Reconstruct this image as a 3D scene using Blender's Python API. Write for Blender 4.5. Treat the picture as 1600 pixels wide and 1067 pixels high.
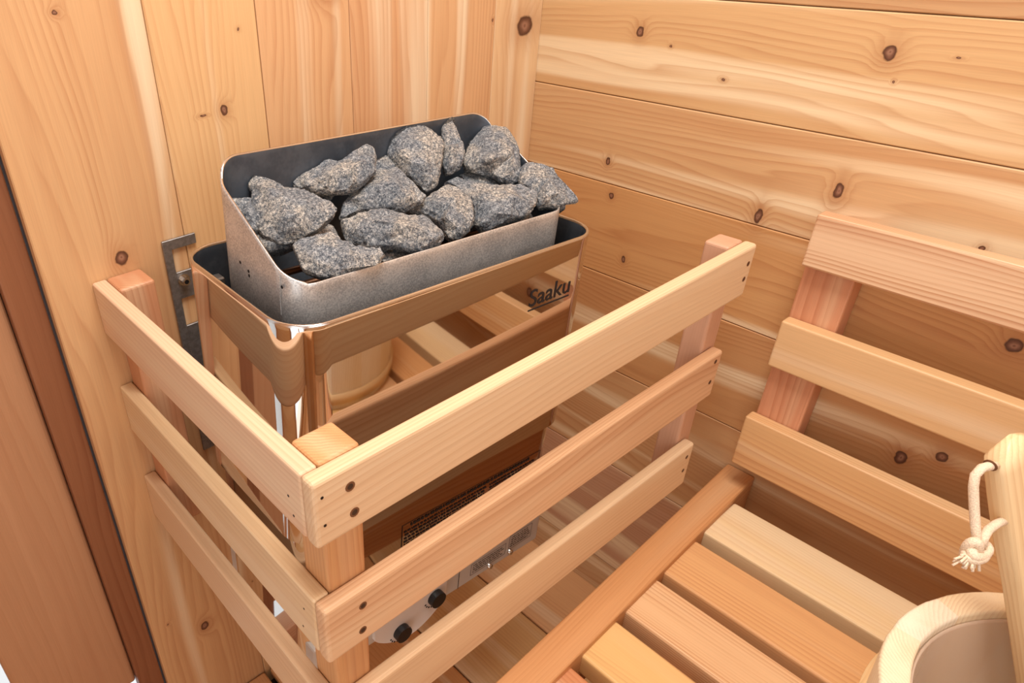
import bpy, bmesh, math, random, json
from mathutils import Vector, Matrix, noise, geometry
D = bpy.data
for o in list(D.objects): D.objects.remove(o, do_unlink=True)
SC = bpy.context.scene
COL = SC.collection

# ------------------------------------------------------------------ camera
cam_d = D.cameras.new('camera'); cam = D.objects.new('camera', cam_d); COL.objects.link(cam)
RT = ((0.78607101, -0.35989211, 0.50256346), (-0.61711469, -0.41018897, 0.67150165), (-0.03552216, -0.83798729, -0.54453237))
cr = Matrix(RT)                      # columns: right, down, forward
m3 = Matrix(((cr[0][0], -cr[0][1], -cr[0][2]), (cr[1][0], -cr[1][1], -cr[1][2]), (cr[2][0], -cr[2][1], -cr[2][2])))
cam.matrix_world = Matrix.Translation((-1.0572901, -0.86187956, 0.39137863)) @ m3.to_4x4()
cam_d.sensor_width = 36.0; cam_d.lens = 1104.439 / 1600 * 36
cam_d.shift_x = (800 - 566.10) / 1600; cam_d.shift_y = (568.57 - 533.5) / 1600
cam_d.clip_start = 0.02
SC.camera = cam
# ------------------------------------------------------------------ colour management
SC.view_settings.view_transform = 'Standard'; SC.view_settings.look = 'None'
SC.view_settings.exposure = -0.10; SC.view_settings.gamma = 1.0
SC.view_settings.use_curve_mapping = False
# ------------------------------------------------------------------ world: bright overcast day outside
W = D.worlds.new('outdoors'); SC.world = W; W.use_nodes = True
W.node_tree.nodes['Background'].inputs[0].default_value = (0.93, 0.96, 1.0, 1)
W.node_tree.nodes['Background'].inputs[1].default_value = 1.1
# ------------------------------------------------------------------ daylight through the glass front and window, ceiling lamp
def area(name, loc, target, sx, sy, power, color):
    l = D.lights.new(name, 'AREA'); l.shape = 'RECTANGLE'; l.size = sx; l.size_y = sy; l.energy = power; l.color = color
    o = D.objects.new(name, l); COL.objects.link(o); o.location = loc
    o.rotation_euler = (Vector(target) - Vector(loc)).to_track_quat('-Z', 'Y').to_euler()
    return o
area('daylight_glass_front', (-0.85, -1.80, 0.71), (-0.45, 0, 0.0), 1.05, 0.70, 6, (1.0, 0.98, 0.95))
area('daylight_side_window', (-1.715, -1.11, 0.10), (0, -1.35, 0.05), 0.90, 1.75, 6, (1.0, 0.98, 0.96))
area('ceiling_lamp_panel', (-0.70, -0.62, 1.32), (-0.60, -0.62, 0), 0.6, 0.6, 27, (1.0, 0.97, 0.93))
# ------------------------------------------------------------------ helpers
def lin(c):
    f = lambda v: v / 12.92 if v <= 0.04045 else ((v + 0.055) / 1.055) ** 2.4
    return tuple(f(v / 255.0) for v in c) + (1.0,)
def link(o, parent=None):
    COL.objects.link(o)
    if parent is not None: o.parent = parent
    return o
def tag(o, label=None, cat=None, group=None, kind=None):
    if label: o['label'] = label
    if cat: o['category'] = cat
    if group: o['group'] = group
    if kind: o['kind'] = kind
    return o
def empty(name, loc, label, cat, group=None, quat=None):
    o = D.objects.new(name, None); o.location = loc; o.empty_display_size = 0.05
    if quat is not None: o.rotation_mode = 'QUATERNION'; o.rotation_quaternion = quat
    COL.objects.link(o); return tag(o, label, cat, group)
def newbm():
    bm = bmesh.new()
    bm.verts.layers.float_vector.new('gc'); bm.verts.layers.float_vector.new('pc'); bm.verts.layers.float_color.new('tint')
    return bm
def mesh_obj(name, bm, mats, parent=None, smooth=False, off=None):
    if off is not None:
        bmesh.ops.translate(bm, verts=bm.verts, vec=-Vector(off))
    me = D.meshes.new(name); bm.normal_update(); bm.to_mesh(me); bm.free()
    for m in (mats if isinstance(mats, (list, tuple)) else [mats]): me.materials.append(m)
    if smooth:
        for p in me.polygons: p.use_smooth = True
    return link(D.objects.new(name, me), parent)
RND = random.Random(7)
def board(bm, lo, hi, axis, tint, bev=0.0012, seg=1, mat=0, pcax=None, skew=None, seed=None, sway=0.0):
    """a board as a bevelled box. axis = grain direction; gc = (along, across, thick) plus a random offset."""
    old = set(bm.verts)
    r = bmesh.ops.create_cube(bm, size=1.0)
    lo = Vector(lo); hi = Vector(hi); c = (lo + hi) / 2; d = hi - lo
    for v in r['verts']: v.co = Vector((c[i] + v.co[i] * d[i] for i in range(3)))
    if bev > 0:
        es = [e for e in bm.edges if e.verts[0] in r['verts'] and e.verts[1] in r['verts']]
        bmesh.ops.bevel(bm, geom=es, offset=bev, segments=seg, affect='EDGES', profile=0.5, clamp_overlap=True)
    new = [v for v in bm.verts if v not in old]
    rn = random.Random(seed if seed is not None else RND.random())
    o = Vector((rn.uniform(-20, 20), rn.uniform(-20, 20), rn.uniform(-20, 20)))
    g = bm.verts.layers.float_vector['gc']; p = bm.verts.layers.float_vector['pc']; t = bm.verts.layers.float_color['tint']
    sides = sorted([i for i in range(3) if i != axis], key=lambda i: -d[i])
    tc = lin(tint)
    for v in new:
        v[g] = Vector((v.co[axis], v.co[sides[0]], v.co[sides[1]])) + o
        v[p] = Vector((v.co[pcax[0]], v.co[pcax[1]], 0)) if pcax else Vector((99, 99, 0))
        v[t] = tc
    if skew:
        for v in new: v.co = skew(v.co.copy())
    fs = set(f for v in new for f in v.link_faces)
    for f in fs: f.material_index = mat
    return new
# ------------------------------------------------------------------ materials
class N:
    """small node builder"""
    def __init__(s, name):
        s.m = D.materials.new(name); s.m.use_nodes = True; s.t = s.m.node_tree; s.n = s.t.nodes
        s.b = s.n['Principled BSDF']
    def __call__(s, typ, **k):
        nd = s.n.new(typ)
        for a, v in k.items(): setattr(nd, a, v)
        return nd
    def L(s, a, b): s.t.links.new(a, b)
    def put(s, sock, v):
        if hasattr(v, 'is_linked') or hasattr(v, 'links'): s.L(v, sock)
        else: sock.default_value = v
    def math(s, op, a, b=0.0, c=None, clamp=False):
        nd = s('ShaderNodeMath', operation=op); nd.use_clamp = clamp
        s.put(nd.inputs[0], a); s.put(nd.inputs[1], b)
        if c is not None: s.put(nd.inputs[2], c)
        return nd.outputs[0]
    def vm(s, op, a, b=(0, 0, 0)):
        nd = s('ShaderNodeVectorMath', operation=op); s.put(nd.inputs[0], a); s.put(nd.inputs[1], b)
        return nd.outputs['Value'] if op in ('LENGTH', 'DOT_PRODUCT', 'DISTANCE') else nd.outputs[0]
    def noise(s, vec, scale=1.0, detail=2.0, rough=0.5, out=0):
        nd = s('ShaderNodeTexNoise'); s.L(vec, nd.inputs['Vector'])
        nd.inputs['Scale'].default_value = scale; nd.inputs['Detail'].default_value = detail; nd.inputs['Roughness'].default_value = rough
        return nd.outputs[out]
    def ramp(s, fac, stops, interp='LINEAR'):
        nd = s('ShaderNodeValToRGB'); s.L(fac, nd.inputs[0]); cr_ = nd.color_ramp; cr_.interpolation = interp
        while len(cr_.elements) < len(stops): cr_.elements.new(0.5)
        for e, (p, c) in zip(cr_.elements, stops):
            e.position = p; e.color = c if len(c) == 4 else tuple(c) + (1,)
        return nd.outputs[0]
    def mix(s, fac, a, b, blend='MIX'):
        nd = s('ShaderNodeMix', data_type='RGBA', blend_type=blend); s.put(nd.inputs[0], fac)
        s.put(nd.inputs[6], a); s.put(nd.inputs[7], b); return nd.outputs[2]
    def bump(s, h, strength=0.2, dist=0.001):
        nd = s('ShaderNodeBump'); nd.inputs['Strength'].default_value = strength; nd.inputs['Distance'].default_value = dist
        s.L(h, nd.inputs['Height']); s.L(nd.outputs[0], s.b.inputs['Normal'])
def g1(v): return (v, v, v, 1)
def wood(name, knots=(), figure=1.0, streak=0.6, ringf=95.0, rough=0.5, line=0.26, pale=(250, 219, 178), red=(196, 122, 74), redamt=0.35, spec=0.35):
    k = N(name)
    ag = k('ShaderNodeAttribute', attribute_name='gc'); ap = k('ShaderNodeAttribute', attribute_name='pc'); at = k('ShaderNodeAttribute', attribute_name='tint')
    gc = ag.outputs['Vector']; pc = ap.outputs['Vector']
    warp = k.noise(k.vm('MULTIPLY', gc, (1.25, 8.0, 8.0)), 1.0, 1.5, 0.45)              # long waves of the grain
    warp2 = k.noise(k.vm('MULTIPLY', gc, (4.0, 40.0, 40.0)), 1.0, 2.0, 0.5)
    sep = k('ShaderNodeSeparateXYZ'); k.L(gc, sep.inputs[0])
    h = k.math('MULTIPLY', sep.outputs[1], ringf)
    h = k.math('ADD', h, k.math('MULTIPLY', sep.outputs[2], ringf * 1.7))
    h = k.math('ADD', h, k.math('MULTIPLY', warp, 13.0 * figure))
    h = k.math('ADD', h, k.math('MULTIPLY', warp2, 1.1 * figure))
    dmin = None
    if knots:
        wob = k.noise(k.vm('MULTIPLY', pc, (90, 90, 90)), 1.0, 2.0, 0.5, 1)
        pw = k.vm('ADD', pc, k.vm('MULTIPLY', k.vm('SUBTRACT', wob, (0.5, 0.5, 0.5)), (0.006, 0.006, 0)))
        for (a, b, ra, rb) in knots:
            q = k.vm('LENGTH', k.vm('MULTIPLY', k.vm('SUBTRACT', pw, (a, b, 0)), (1 / ra, 1 / rb, 0)))
            dmin = q if dmin is None else k.math('MINIMUM', dmin, q)
        dd = k.math('MULTIPLY', dmin, 0.50)
        ex = k.math('EXPONENT', k.math('MULTIPLY', k.math('MULTIPLY', dd, dd), -1.0))
        h = k.math('ADD', h, k.math('MULTIPLY', ex, 2.6))
    saw = k.math('FRACT', h)
    late = k.ramp(saw, [(0.0, g1(0.0)), (0.35, g1(0.06)), (0.80, g1(0.75)), (0.90, g1(1.0)), (1.0, g1(0.0))])
    late = k('ShaderNodeSeparateColor'), late
    k.L(late[1], late[0].inputs[0]); late = late[0].outputs[0]
    vary = k.noise(k.vm('MULTIPLY', gc, (1.5, 26, 26)), 1.0, 2.0, 0.5)
    late = k.math('MULTIPLY', late, k.ramp_v(vary, 0.3, 0.65))
    fine = k.noise(k.vm('MULTIPLY', gc, (14.0, 900.0, 900.0)), 1.0, 2.0, 0.6)
    base = at.outputs['Color']
    wy = k('ShaderNodeCombineXYZ'); k.L(k.math('MULTIPLY', k.math('SUBTRACT', warp, 0.5), 0.045 * figure), wy.inputs[1])
    gs = k.vm('ADD', gc, wy.outputs[0])
    sap = k.noise(k.vm('MULTIPLY', k.vm('ADD', gs, (0, 0, 3.3)), (0.55, 21.0, 9.0)), 1.0, 1.5, 0.5)
    sapf = k.ramp_v(sap, 0.51, 0.66)
    redn = k.noise(k.vm('MULTIPLY', k.vm('ADD', gs, (5.0, 2.0, 1.3)), (0.7, 19.0, 9.0)), 1.0, 2.0, 0.55)
    redf = k.ramp_v(redn, 0.48, 0.75)
    col = k.mix(k.math('MULTIPLY', redf, redamt), base, lin(red))
    col = k.mix(k.math('MULTIPLY', sapf, streak), col, lin(pale))
    dark = k.mix(1.0, col, lin((206, 158, 118)), 'MULTIPLY')
    col = k.mix(k.math('MULTIPLY', late, line * 2.2, clamp=True), col, dark)
    f2 = k.math('ADD', k.math('MULTIPLY', fine, 0.22), 0.89)
    cmb = k('ShaderNodeCombineXYZ'); [k.L(f2, cmb.inputs[i]) for i in range(3)]
    col = k.mix(1.0, col, cmb.outputs[0], 'MULTIPLY')
    if knots:
        halo = k.math('EXPONENT', k.math('MULTIPLY', k.math('MULTIPLY', dmin, dmin), -0.28))
        col = k.mix(k.math('MULTIPLY', halo, 0.55), col, lin((178, 112, 66)))
        core = k.ramp(dmin, [(0.0, (1, 1, 1, 1)), (0.8, (1, 1, 1, 1)), (1.0, (0, 0, 0, 1))])
        kc = k.ramp(k.math('ADD', k.math('MULTIPLY', dmin, 0.8), k.math('MULTIPLY', wob, 0.12) if False else 0.0),
                    [(0.0, lin((120, 70, 50))), (0.18, lin((168, 118, 92))), (0.42, lin((122, 76, 54))), (0.68, lin((84, 46, 28))), (0.9, lin((110, 62, 34)))])
        col = k.mix(core, col, kc)
    hs = k('ShaderNodeHueSaturation'); hs.inputs['Hue'].default_value = 0.505; hs.inputs['Saturation'].default_value = 0.95; hs.inputs['Value'].default_value = 0.80; k.L(col, hs.inputs['Color'])
    k.L(hs.outputs[0], k.b.inputs['Base Color'])
    k.b.inputs['Roughness'].default_value = rough
    k.b.inputs['Specular IOR Level'].default_value = spec
    k.bump(k.math('ADD', k.math('MULTIPLY', late, -0.6), fine), 0.12, 0.0006)
    return k.m
def ramp_v(s, v, a, b):
    nd = s('ShaderNodeMapRange'); nd.interpolation_type = 'SMOOTHSTEP'; s.L(v, nd.inputs[0])
    nd.inputs[1].default_value = a; nd.inputs[2].default_value = b
    return nd.outputs[0]
N.ramp_v = ramp_v
def plain(name, rgb, rough=0.5, metal=0.0, spec=0.5, noise_amt=0.0, noise_scale=300.0, bump=0.0, **kw):
    k = N(name); c = lin(rgb)
    k.b.inputs['Roughness'].default_value = rough; k.b.inputs['Metallic'].default_value = metal
    k.b.inputs['Specular IOR Level'].default_value = spec
    if noise_amt or bump:
        tc = k('ShaderNodeTexCoord')
        nz = k.noise(tc.outputs['Object'], noise_scale, 3.0, 0.6)
        dk = tuple(v * (1 - noise_amt) for v in c[:3]) + (1,)
        k.L(k.mix(k.ramp_v(nz, 0.35, 0.65), dk, c), k.b.inputs['Base Color'])
        if bump: k.bump(nz, bump, 0.001)
    else: k.b.inputs['Base Color'].default_value = c
    for a, v in kw.items(): k.b.inputs[a.replace('_', ' ')].default_value = v
    return k.m
KB = [(-.53, .2196, .0088, .0095), (-.1915, .2134, .0070, .0085), (-.5256, .0486, .0062, .0120), (-.4344, -.0130, .0062, .0125), (-.1707, .0104, .0045, .0065), (-.1875, -.046, .0045, .0055),
      (-.2317, -.1503, .0045, .0070), (-.7141, -.2939, .0082, .0125), (-.7549, -.2661, .0075, .0095), (-.6952, .0206, .0035, .004), (-.7655, -.0835, .0105, .010), (-.5444, .1888, .0018, .0018),
      (-.599, .2209, .0032, .0012), (-.3363, .1634, .003, .002), (-.5413, -.3858, .006, .0085), (-.2461, .199, .002, .002)]
KA = [(-.0416, .2113, .021, .017), (-.6188, .1742, .0062, .0070), (-.7933, .0196, .0092, .0115), (-.8013, .3063, .0034, .0030), (-.5841, .2666, .002, .002), (-.8025, -.7186, .0085, .011),
      (-.6496, .1725, .0045, .0016), (-.1206, .2274, .0022, .0028), (-.4522, .300, .015, .012), (-.8644, -.662, .002, .002)]
M_wallB = wood('cedar wall boards', KB, 1.25, 0.85, 95, 0.50, 0.20, pale=(255, 228, 186), red=(200, 134, 80), redamt=0.55)
M_wallA = wood('cedar wall boards upright', KA, 1.0, 0.8, 90, 0.48, 0.17, pale=(255, 232, 196), red=(206, 146, 98), redamt=0.6)
M_cedar = wood('cedar planed', (), 1.0, 0.35, 120, 0.48, 0.20)
M_pale = wood('cedar pale sapwood', (), 0.9, 0.5, 130, 0.46, 0.12, pale=(250, 222, 184), red=(226, 168, 122), redamt=0.25)
M_bold = wood('cedar bold grain', (), 1.0, 0.2, 170, 0.48, 0.36, redamt=0.6)
M_dark = wood('cedar door frame', (), 1.0, 0.15, 110, 0.5, 0.25, pale=(190, 130, 90), red=(140, 78, 44), redamt=0.6)
M_ply = wood('door veneer', (), 0.6, 0.25, 60, 0.42, 0.08, pale=(226, 170, 130), red=(190, 120, 84), redamt=0.3)
M_pine = wood('pale pine', (), 0.8, 0.3, 150, 0.40, 0.16, pale=(255, 240, 212), red=(236, 196, 140), redamt=0.5)
M_steel = plain('mirror polished steel', (214, 208, 202), 0.035, 1.0)
M_rim = plain('brushed steel rim', (205, 200, 195), 0.22, 1.0)
M_black = plain('black plastic', (18, 18, 20), 0.4)
M_print = plain('black print', (30, 26, 28), 0.6)
M_grey = plain('light grey enamel', (196, 188, 178), 0.4)
M_metalgrey = plain('grey zinc plate', (150, 148, 146), 0.38, 0.75, noise_amt=0.25, noise_scale=160)
M_bolt = plain('zinc bolt', (205, 202, 196), 0.25, 1.0)
M_screw = plain('dark screw head', (74, 60, 50), 0.45, 0.6)
M_hole = plain('screw hole shadowed wood', (110, 70, 40), 0.8)
M_deep = plain('black steel', (26, 27, 30), 0.5, 0.5)
M_rope = plain('cotton cord', (236, 214, 186), 0.9, noise_amt=0.25, noise_scale=900, bump=0.6)
def galv(name, a, b, rough, metal, sc=520.0):
    k = N(name); tc = k('ShaderNodeTexCoord')
    n1 = k.noise(tc.outputs['Object'], sc, 3.0, 0.7); n2 = k.noise(tc.outputs['Object'], 26.0, 2.0, 0.5)
    f = k.math('ADD', k.math('MULTIPLY', n1, 0.7), k.math('MULTIPLY', n2, 0.3))
    k.L(k.mix(k.ramp_v(f, 0.38, 0.62), lin(a), lin(b)), k.b.inputs['Base Color'])
    k.b.inputs['Metallic'].default_value = metal; k.b.inputs['Roughness'].default_value = rough
    k.bump(n1, 0.08, 0.0005)
    return k.m
M_galv = galv('galvanised sheet', (168, 168, 168), (214, 212, 208), 0.36, 0.55)
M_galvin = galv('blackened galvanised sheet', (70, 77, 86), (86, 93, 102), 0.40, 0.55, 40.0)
def stone_mat():
    k = N('grey sauna stone'); tc = k('ShaderNodeTexCoord'); oi = k('ShaderNodeObjectInfo')
    sh = k.vm('ADD', tc.outputs['Object'], k.vm('MULTIPLY', oi.outputs['Location'], (7, 7, 7)))
    n1 = k.noise(sh, 300.0, 4.0, 0.8); n2 = k.noise(sh, 750.0, 2.0, 0.7); n3 = k.noise(sh, 28.0, 3.0, 0.6)
    vo = k('ShaderNodeTexVoronoi'); k.L(sh, vo.inputs['Vector']); vo.inputs['Scale'].default_value = 560.0
    spk = k.math('ADD', k.math('MULTIPLY', n1, 0.6), k.math('MULTIPLY', n2, 0.4))
    col = k.ramp(spk, [(0.36, lin((40, 44, 50))), (0.46, lin((104, 108, 112))), (0.54, lin((164, 161, 156))), (0.64, lin((235, 229, 219)))])
    tintc = k.mix(k.ramp_v(n3, 0.4, 0.62), lin((188, 196, 206)), lin((240, 236, 230)))
    col = k.mix(1.0, col, tintc, 'MULTIPLY')
    k.L(col, k.b.inputs['Base Color']); k.b.inputs['Roughness'].default_value = 0.72
    k.b.inputs['Specular IOR Level'].default_value = 0.35
    hb = k.math('ADD', k.math('MULTIPLY', n3, 1.4), k.math('MULTIPLY', spk, 0.5))
    k.bump(hb, 0.40, 0.002)
    return k.m
M_stone = stone_mat()

FLOOR = -0.95; CEIL = 1.35; XL = -1.72; YF = -1.82
# ------------------------------------------------------------------ room shell
T = dict(a=(226, 172, 118), b=(233, 182, 130), c=(216, 158, 104), d=(238, 192, 142), e=(222, 166, 116))
# right wall: horizontal boards
bm = newbm()
zs = [CEIL, 1.12, .98, .84, .70, .555, .41, .2635, .116, -.027, -.1915, -.375, -.592, -.855, FLOOR - .05]
tints = [T['a'], T['b'], T['c'], T['a'], T['d'], T['b'], (208, 158, 110), (226, 178, 124), (224, 174, 122), (218, 158, 98), (210, 150, 94), (214, 160, 108), (212, 160, 124), (218, 174, 128)]  # lower boards tinted deeper: the shade low on the wall is put into their colour
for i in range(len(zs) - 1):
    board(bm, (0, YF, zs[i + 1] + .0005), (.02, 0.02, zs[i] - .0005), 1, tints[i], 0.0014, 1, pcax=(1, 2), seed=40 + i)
board(bm, (.0205, YF, FLOOR - .05), (.04, .02, CEIL), 1, (120, 80, 50), 0)
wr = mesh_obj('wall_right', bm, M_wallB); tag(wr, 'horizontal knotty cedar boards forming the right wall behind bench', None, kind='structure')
# back wall: upright boards, ends at the door opening
bm = newbm()
xs_ = [.0, -.115, -.262, -.409, -.556, -.703, -.894]
ta = [(240, 198, 150), (232, 180, 130), (228, 172, 124), (232, 178, 128), (236, 186, 130), (226, 174, 122)]
for i in range(6):
    board(bm, (xs_[i + 1] + .0004, 0, FLOOR - .05), (xs_[i] - .0004, .018, CEIL), 2, ta[i], 0.0016 if i >= 4 else 0.0008, 1, pcax=(0, 2), seed=90 + i)
board(bm, (-.893, .0185, FLOOR - .05), (.04, .045, CEIL), 2, (120, 80, 50), 0)
board(bm, (XL, 0, 1.05), (-.895, .045, CEIL), 0, T['a'], 0.001)
wb_ = mesh_obj('wall_back', bm, M_wallA); tag(wb_, 'upright cedar boards of the wall behind the heater', None, kind='structure')
# left and front walls, each with an opening
bm = newbm()
def plank_wall_x(bm, x0, x1, ylo, yhi, zlo, zhi, n):
    for i in range(n):
        z0 = zlo + (zhi - zlo) * i / n; z1 = zlo + (zhi - zlo) * (i + 1) / n
        board(bm, (x0, ylo, z0), (x1, yhi, z1), 1, T['abcde'[i % 5]], 0.0015)
plank_wall_x(bm, XL - .04, XL, YF, .05, FLOOR - .05, -.85, 1); plank_wall_x(bm, XL - .04, XL, YF, .05, 1.05, CEIL, 2)
plank_wall_x(bm, XL - .04, XL, YF, -1.62, -.85, 1.05, 11); plank_wall_x(bm, XL - .04, XL, -.60, .05, -.85, 1.05, 11)
tag(mesh_obj('wall_left', bm, M_cedar), 'cedar board wall to the left of the camera with a window', None, kind='structure')
bm = newbm()
def plank_wall_y(bm, y0, y1, xlo, xhi, zlo, zhi, n):
    for i in range(n):
        z0 = zlo + (zhi - zlo) * i / n; z1 = zlo + (zhi - zlo) * (i + 1) / n
        board(bm, (xlo, y0, z0), (xhi, y1, z1), 0, T['abcde'[(i * 2) % 5]], 0.0015)
plank_wall_y(bm, YF - .04, YF, XL, -1.42, FLOOR - .05, CEIL, 14); plank_wall_y(bm, YF - .04, YF, -.28, .04, FLOOR - .05, CEIL, 14)
plank_wall_y(bm, YF - .04, YF, -1.42, -.28, FLOOR - .05, .30, 8); plank_wall_y(bm, YF - .04, YF, -1.42, -.28, 1.12, CEIL, 2)
tag(mesh_obj('wall_front', bm, M_cedar), 'cedar board wall behind the camera with a glass front', None, kind='structure')
# glazing bars of the two windows
for nm, bars in (('window_1', [((-1.42, YF - .03, .30), (-1.36, YF + .01, 1.12)), ((-.34, YF - .03, .30), (-.28, YF + .01, 1.12)), ((-.87, YF - .03, .30), (-.83, YF + .01, 1.12)), ((-1.36, YF - .03, 1.07), (-.34, YF + .01, 1.12)), ((-1.36, YF - .03, .30), (-.34, YF + .01, .35))]),
                 ('window_2', [((XL - .03, -1.62, -.85), (XL + .01, -1.57, 1.05)), ((XL - .03, -.65, -.85), (XL + .01, -.60, 1.05)), ((XL - .03, -1.13, -.85), (XL + .01, -1.09, 1.05)), ((XL - .03, -1.57, 1.0), (XL + .01, -.65, 1.05)), ((XL - .03, -1.57, -.85), (XL + .01, -.65, -.80))])):
    bm = newbm()
    for lo, hi in bars: board(bm, lo, hi, 2 if hi[2] - lo[2] > .2 else (0 if nm == 'window_1' else 1), (190, 130, 84), 0.002)
    tag(mesh_obj(nm, bm, M_cedar), 'cedar window frame', None, kind='structure')
bm = newbm()
for i in range(14):
    board(bm, (XL + (0 - XL) * i / 14, YF, CEIL), (XL + (0 - XL) * (i + 1) / 14, .05, CEIL + .02), 1, T['abcde'[(i * 3) % 5]], 0.0015)
tag(mesh_obj('ceiling', bm, M_cedar), 'cedar board ceiling', None, kind='structure')
# duckboard floor
bm = newbm()
x = .03; i = 0
ft = [(230, 170, 116), (224, 172, 112), (222, 156, 96), (222, 160, 104), (224, 164, 110), (216, 152, 100)]
edges = [.03, -.18, -.39, -.60, -.705, -.915, -1.125, -1.335, -1.545, -1.755, -1.965, -2.07]
for i in range(len(edges) - 1):
    board(bm, (edges[i + 1] + (.012 if i == 3 else .003), YF, FLOOR - .022), (edges[i], -.002, FLOOR), 1, ft[i % 6], 0.006, 3, seed=300 + i)
board(bm, (XL - .04, YF - .04, FLOOR - .07), (.04, .05, FLOOR - .05), 1, (70, 44, 28), 0)
tag(mesh_obj('floor', bm, M_pale), 'slatted cedar floor boards', None, kind='structure')
# door at the left end of the back wall
door = None
bm = newbm()
board(bm, (-.938, .020, -.86), (-.896, .052, 1.05), 2, (150, 90, 56), 0.002, 2)
board(bm, (XL, .020, .99), (-.938, .052, 1.05), 0, (150, 90, 56), 0.002)
board(bm, (XL, .0, FLOOR - .05), (-.896, .05, -.86), 0, (214, 158, 122), 0.003)
tag(mesh_obj('trim_1', bm, M_dark), 'dark cedar door frame beside the upright wall boards', None, kind='structure')
bm = newbm()
board(bm, (-1.116, .036, -.80), (-.9385, .072, .985), 2, (196, 140, 100), 0.006, 3)
board(bm, (-1.715, .036, -.80), (-1.62, .072, .985), 2, (206, 144, 106), 0.003, 2)
board(bm, (-1.62, .036, -.80), (-1.116, .072, -.70), 0, (206, 144, 106), 0.003, 2)
board(bm, (-1.62, .036, .88), (-1.116, .072, .985), 0, (206, 144, 106), 0.003, 2)
dr = mesh_obj('door_1', bm, M_ply); tag(dr, 'smooth veneered door stile with glass at far left', None, kind='structure')
bm = newbm(); board(bm, (-1.62, .050, -.70), (-1.116, .056, .88), 2, (255, 255, 255), 0)
k = N('clear door glass'); k.b.inputs['Transmission Weight'].default_value = 1.0; k.b.inputs['Roughness'].default_value = 0.0; k.b.inputs['Base Color'].default_value = (.97, .99, .98, 1)
mesh_obj('glass_pane', bm, k.m, dr)

# ------------------------------------------------------------------ cedar guard rail round the heater
def disc(bm, c, n, r, h, seg=16, mat=0, inner=None):
    """short cylinder with its axis along n, top face centred at c+n*h"""
    n = Vector(n).normalized(); t = n.orthogonal().normalized(); b = n.cross(t); c = Vector(c)
    lo = [bm.verts.new(c + (t * math.cos(2 * math.pi * i / seg) + b * math.sin(2 * math.pi * i / seg)) * r - n * 0.0005) for i in range(seg)]
    hi = [bm.verts.new(v.co + n * (h + 0.0005)) for v in lo]
    for i in range(seg):
        f = bm.faces.new((lo[i], lo[(i + 1) % seg], hi[(i + 1) % seg], hi[i])); f.material_index = mat
    if inner:
        ri, dep, im = inner
        mi = [bm.verts.new(c + n * h + (v.co - c - n * h) * (ri / r)) for v in hi]
        for v in mi: pass
        for i in range(seg):
            f = bm.faces.new((hi[i], hi[(i + 1) % seg], mi[(i + 1) % seg], mi[i])); f.material_index = mat
        f = bm.faces.new(mi); f.material_index = im
    else:
        f = bm.faces.new(hi); f.material_index = mat
guard = empty('heater_guard_rail', (-.80, -.25, -.41), 'pale cedar guard rail of stacked slats on posts, boxing in the heater', 'guard rail')
G0 = guard.location
xs0, xi0, yf0, yi0, xr0 = -.8387, -.8200, -.4945, -.4767, -.1246
RZ = [(-.0765, 0.0), (-.2394, -.1598), (-.4106, -.3254)]
rail_t = [(242, 206, 164), (238, 190, 146), (240, 200, 156)]
rail_m = [M_pale, M_cedar, M_pale]
rails = []
for i, (z0, z1) in enumerate(RZ):
    bm = newbm(); board(bm, (xs0, yf0, z0), (xr0 - [0, .012, .020][i], yi0, z1), 0, rail_t[i], 0.0045, 3, seed=500 + i)
    rails.append(mesh_obj('front_rail', bm, rail_m[i], guard, False, G0))
side_t = [(242, 202, 166), (240, 204, 158), (238, 198, 156)]
srails = []
for i, (z0, z1) in enumerate(RZ):
    bm = newbm(); board(bm, (xs0, yi0 + .0004, z0 + .001), (xi0, -.0005, z1 - .001), 1, side_t[i], 0.003, 3, seed=520 + i)
    srails.append(mesh_obj('side_rail', bm, M_pale, guard, False, G0))
for nm, lo, hi, ti, se in (('corner_post', (xi0 + .0004, yi0 + .0004, -.4106), (-.7743, -.4331, -.0005), (226, 164, 108), 540),
                           ('wall_post', (xi0 + .0004, -.0472, -.4106), (-.7726, -.0005, -.0005), (214, 146, 104), 541),
                           ('end_post', (-.1640, yi0 + .0004, -.4106), (-.1262, -.4420, -.0005), (224, 170, 138), 542)):
    bm = newbm(); board(bm, lo, hi, 2, ti, 0.004, 3, seed=se)
    mesh_obj(nm, bm, M_cedar, guard, False, G0)
bm = bmesh.new(); disc(bm, (-.1640, -.4600, -.2790), (-1, 0, 0), .0034, .0003, 12); mesh_obj('screw_hole', bm, [M_deep], guard, False, G0)
def screws(rail, pts, n, r, const, ax, kind='screw'):
    for a, z in pts:
        p = (a, const, z) if ax == 'y' else (const, a, z)
        bm = bmesh.new(); disc(bm, p, n, r, 0.0003, 14, 0, (r * .62, 0, 1))
        mesh_obj(kind, bm, [M_hole, M_screw] if kind == 'screw' else [M_screw, M_deep], rail, False, G0)
screws(rails[0], [(-.8008, -.023), (-.7977, -.055)], (0, -1, 0), .0052, yf0, 'y')
screws(rails[0], [(-.1381, -.025), (-.1384, -.0474)], (0, -1, 0), .0036, yf0, 'y')
screws(rails[1], [(-.7941, -.1837), (-.7958, -.2199)], (0, -1, 0), .0048, yf0, 'y')
screws(rails[1], [(-.1535, -.1727), (-.1535, -.2082)], (0, -1, 0), .0036, yf0, 'y')
screws(rails[2], [(-.1605, -.3463), (-.1608, -.3738)], (0, -1, 0), .0034, yf0, 'y')
screws(rails[0], [(-.8298, -.0183), (-.8291, -.0507)], (0, -1, 0), .0016, yf0, 'y', 'nail')
screws(srails[0], [(-.4537, -.0400), (-.4592, -.0600)], (-1, 0, 0), .0014, xs0, 'x', 'nail')
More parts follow.
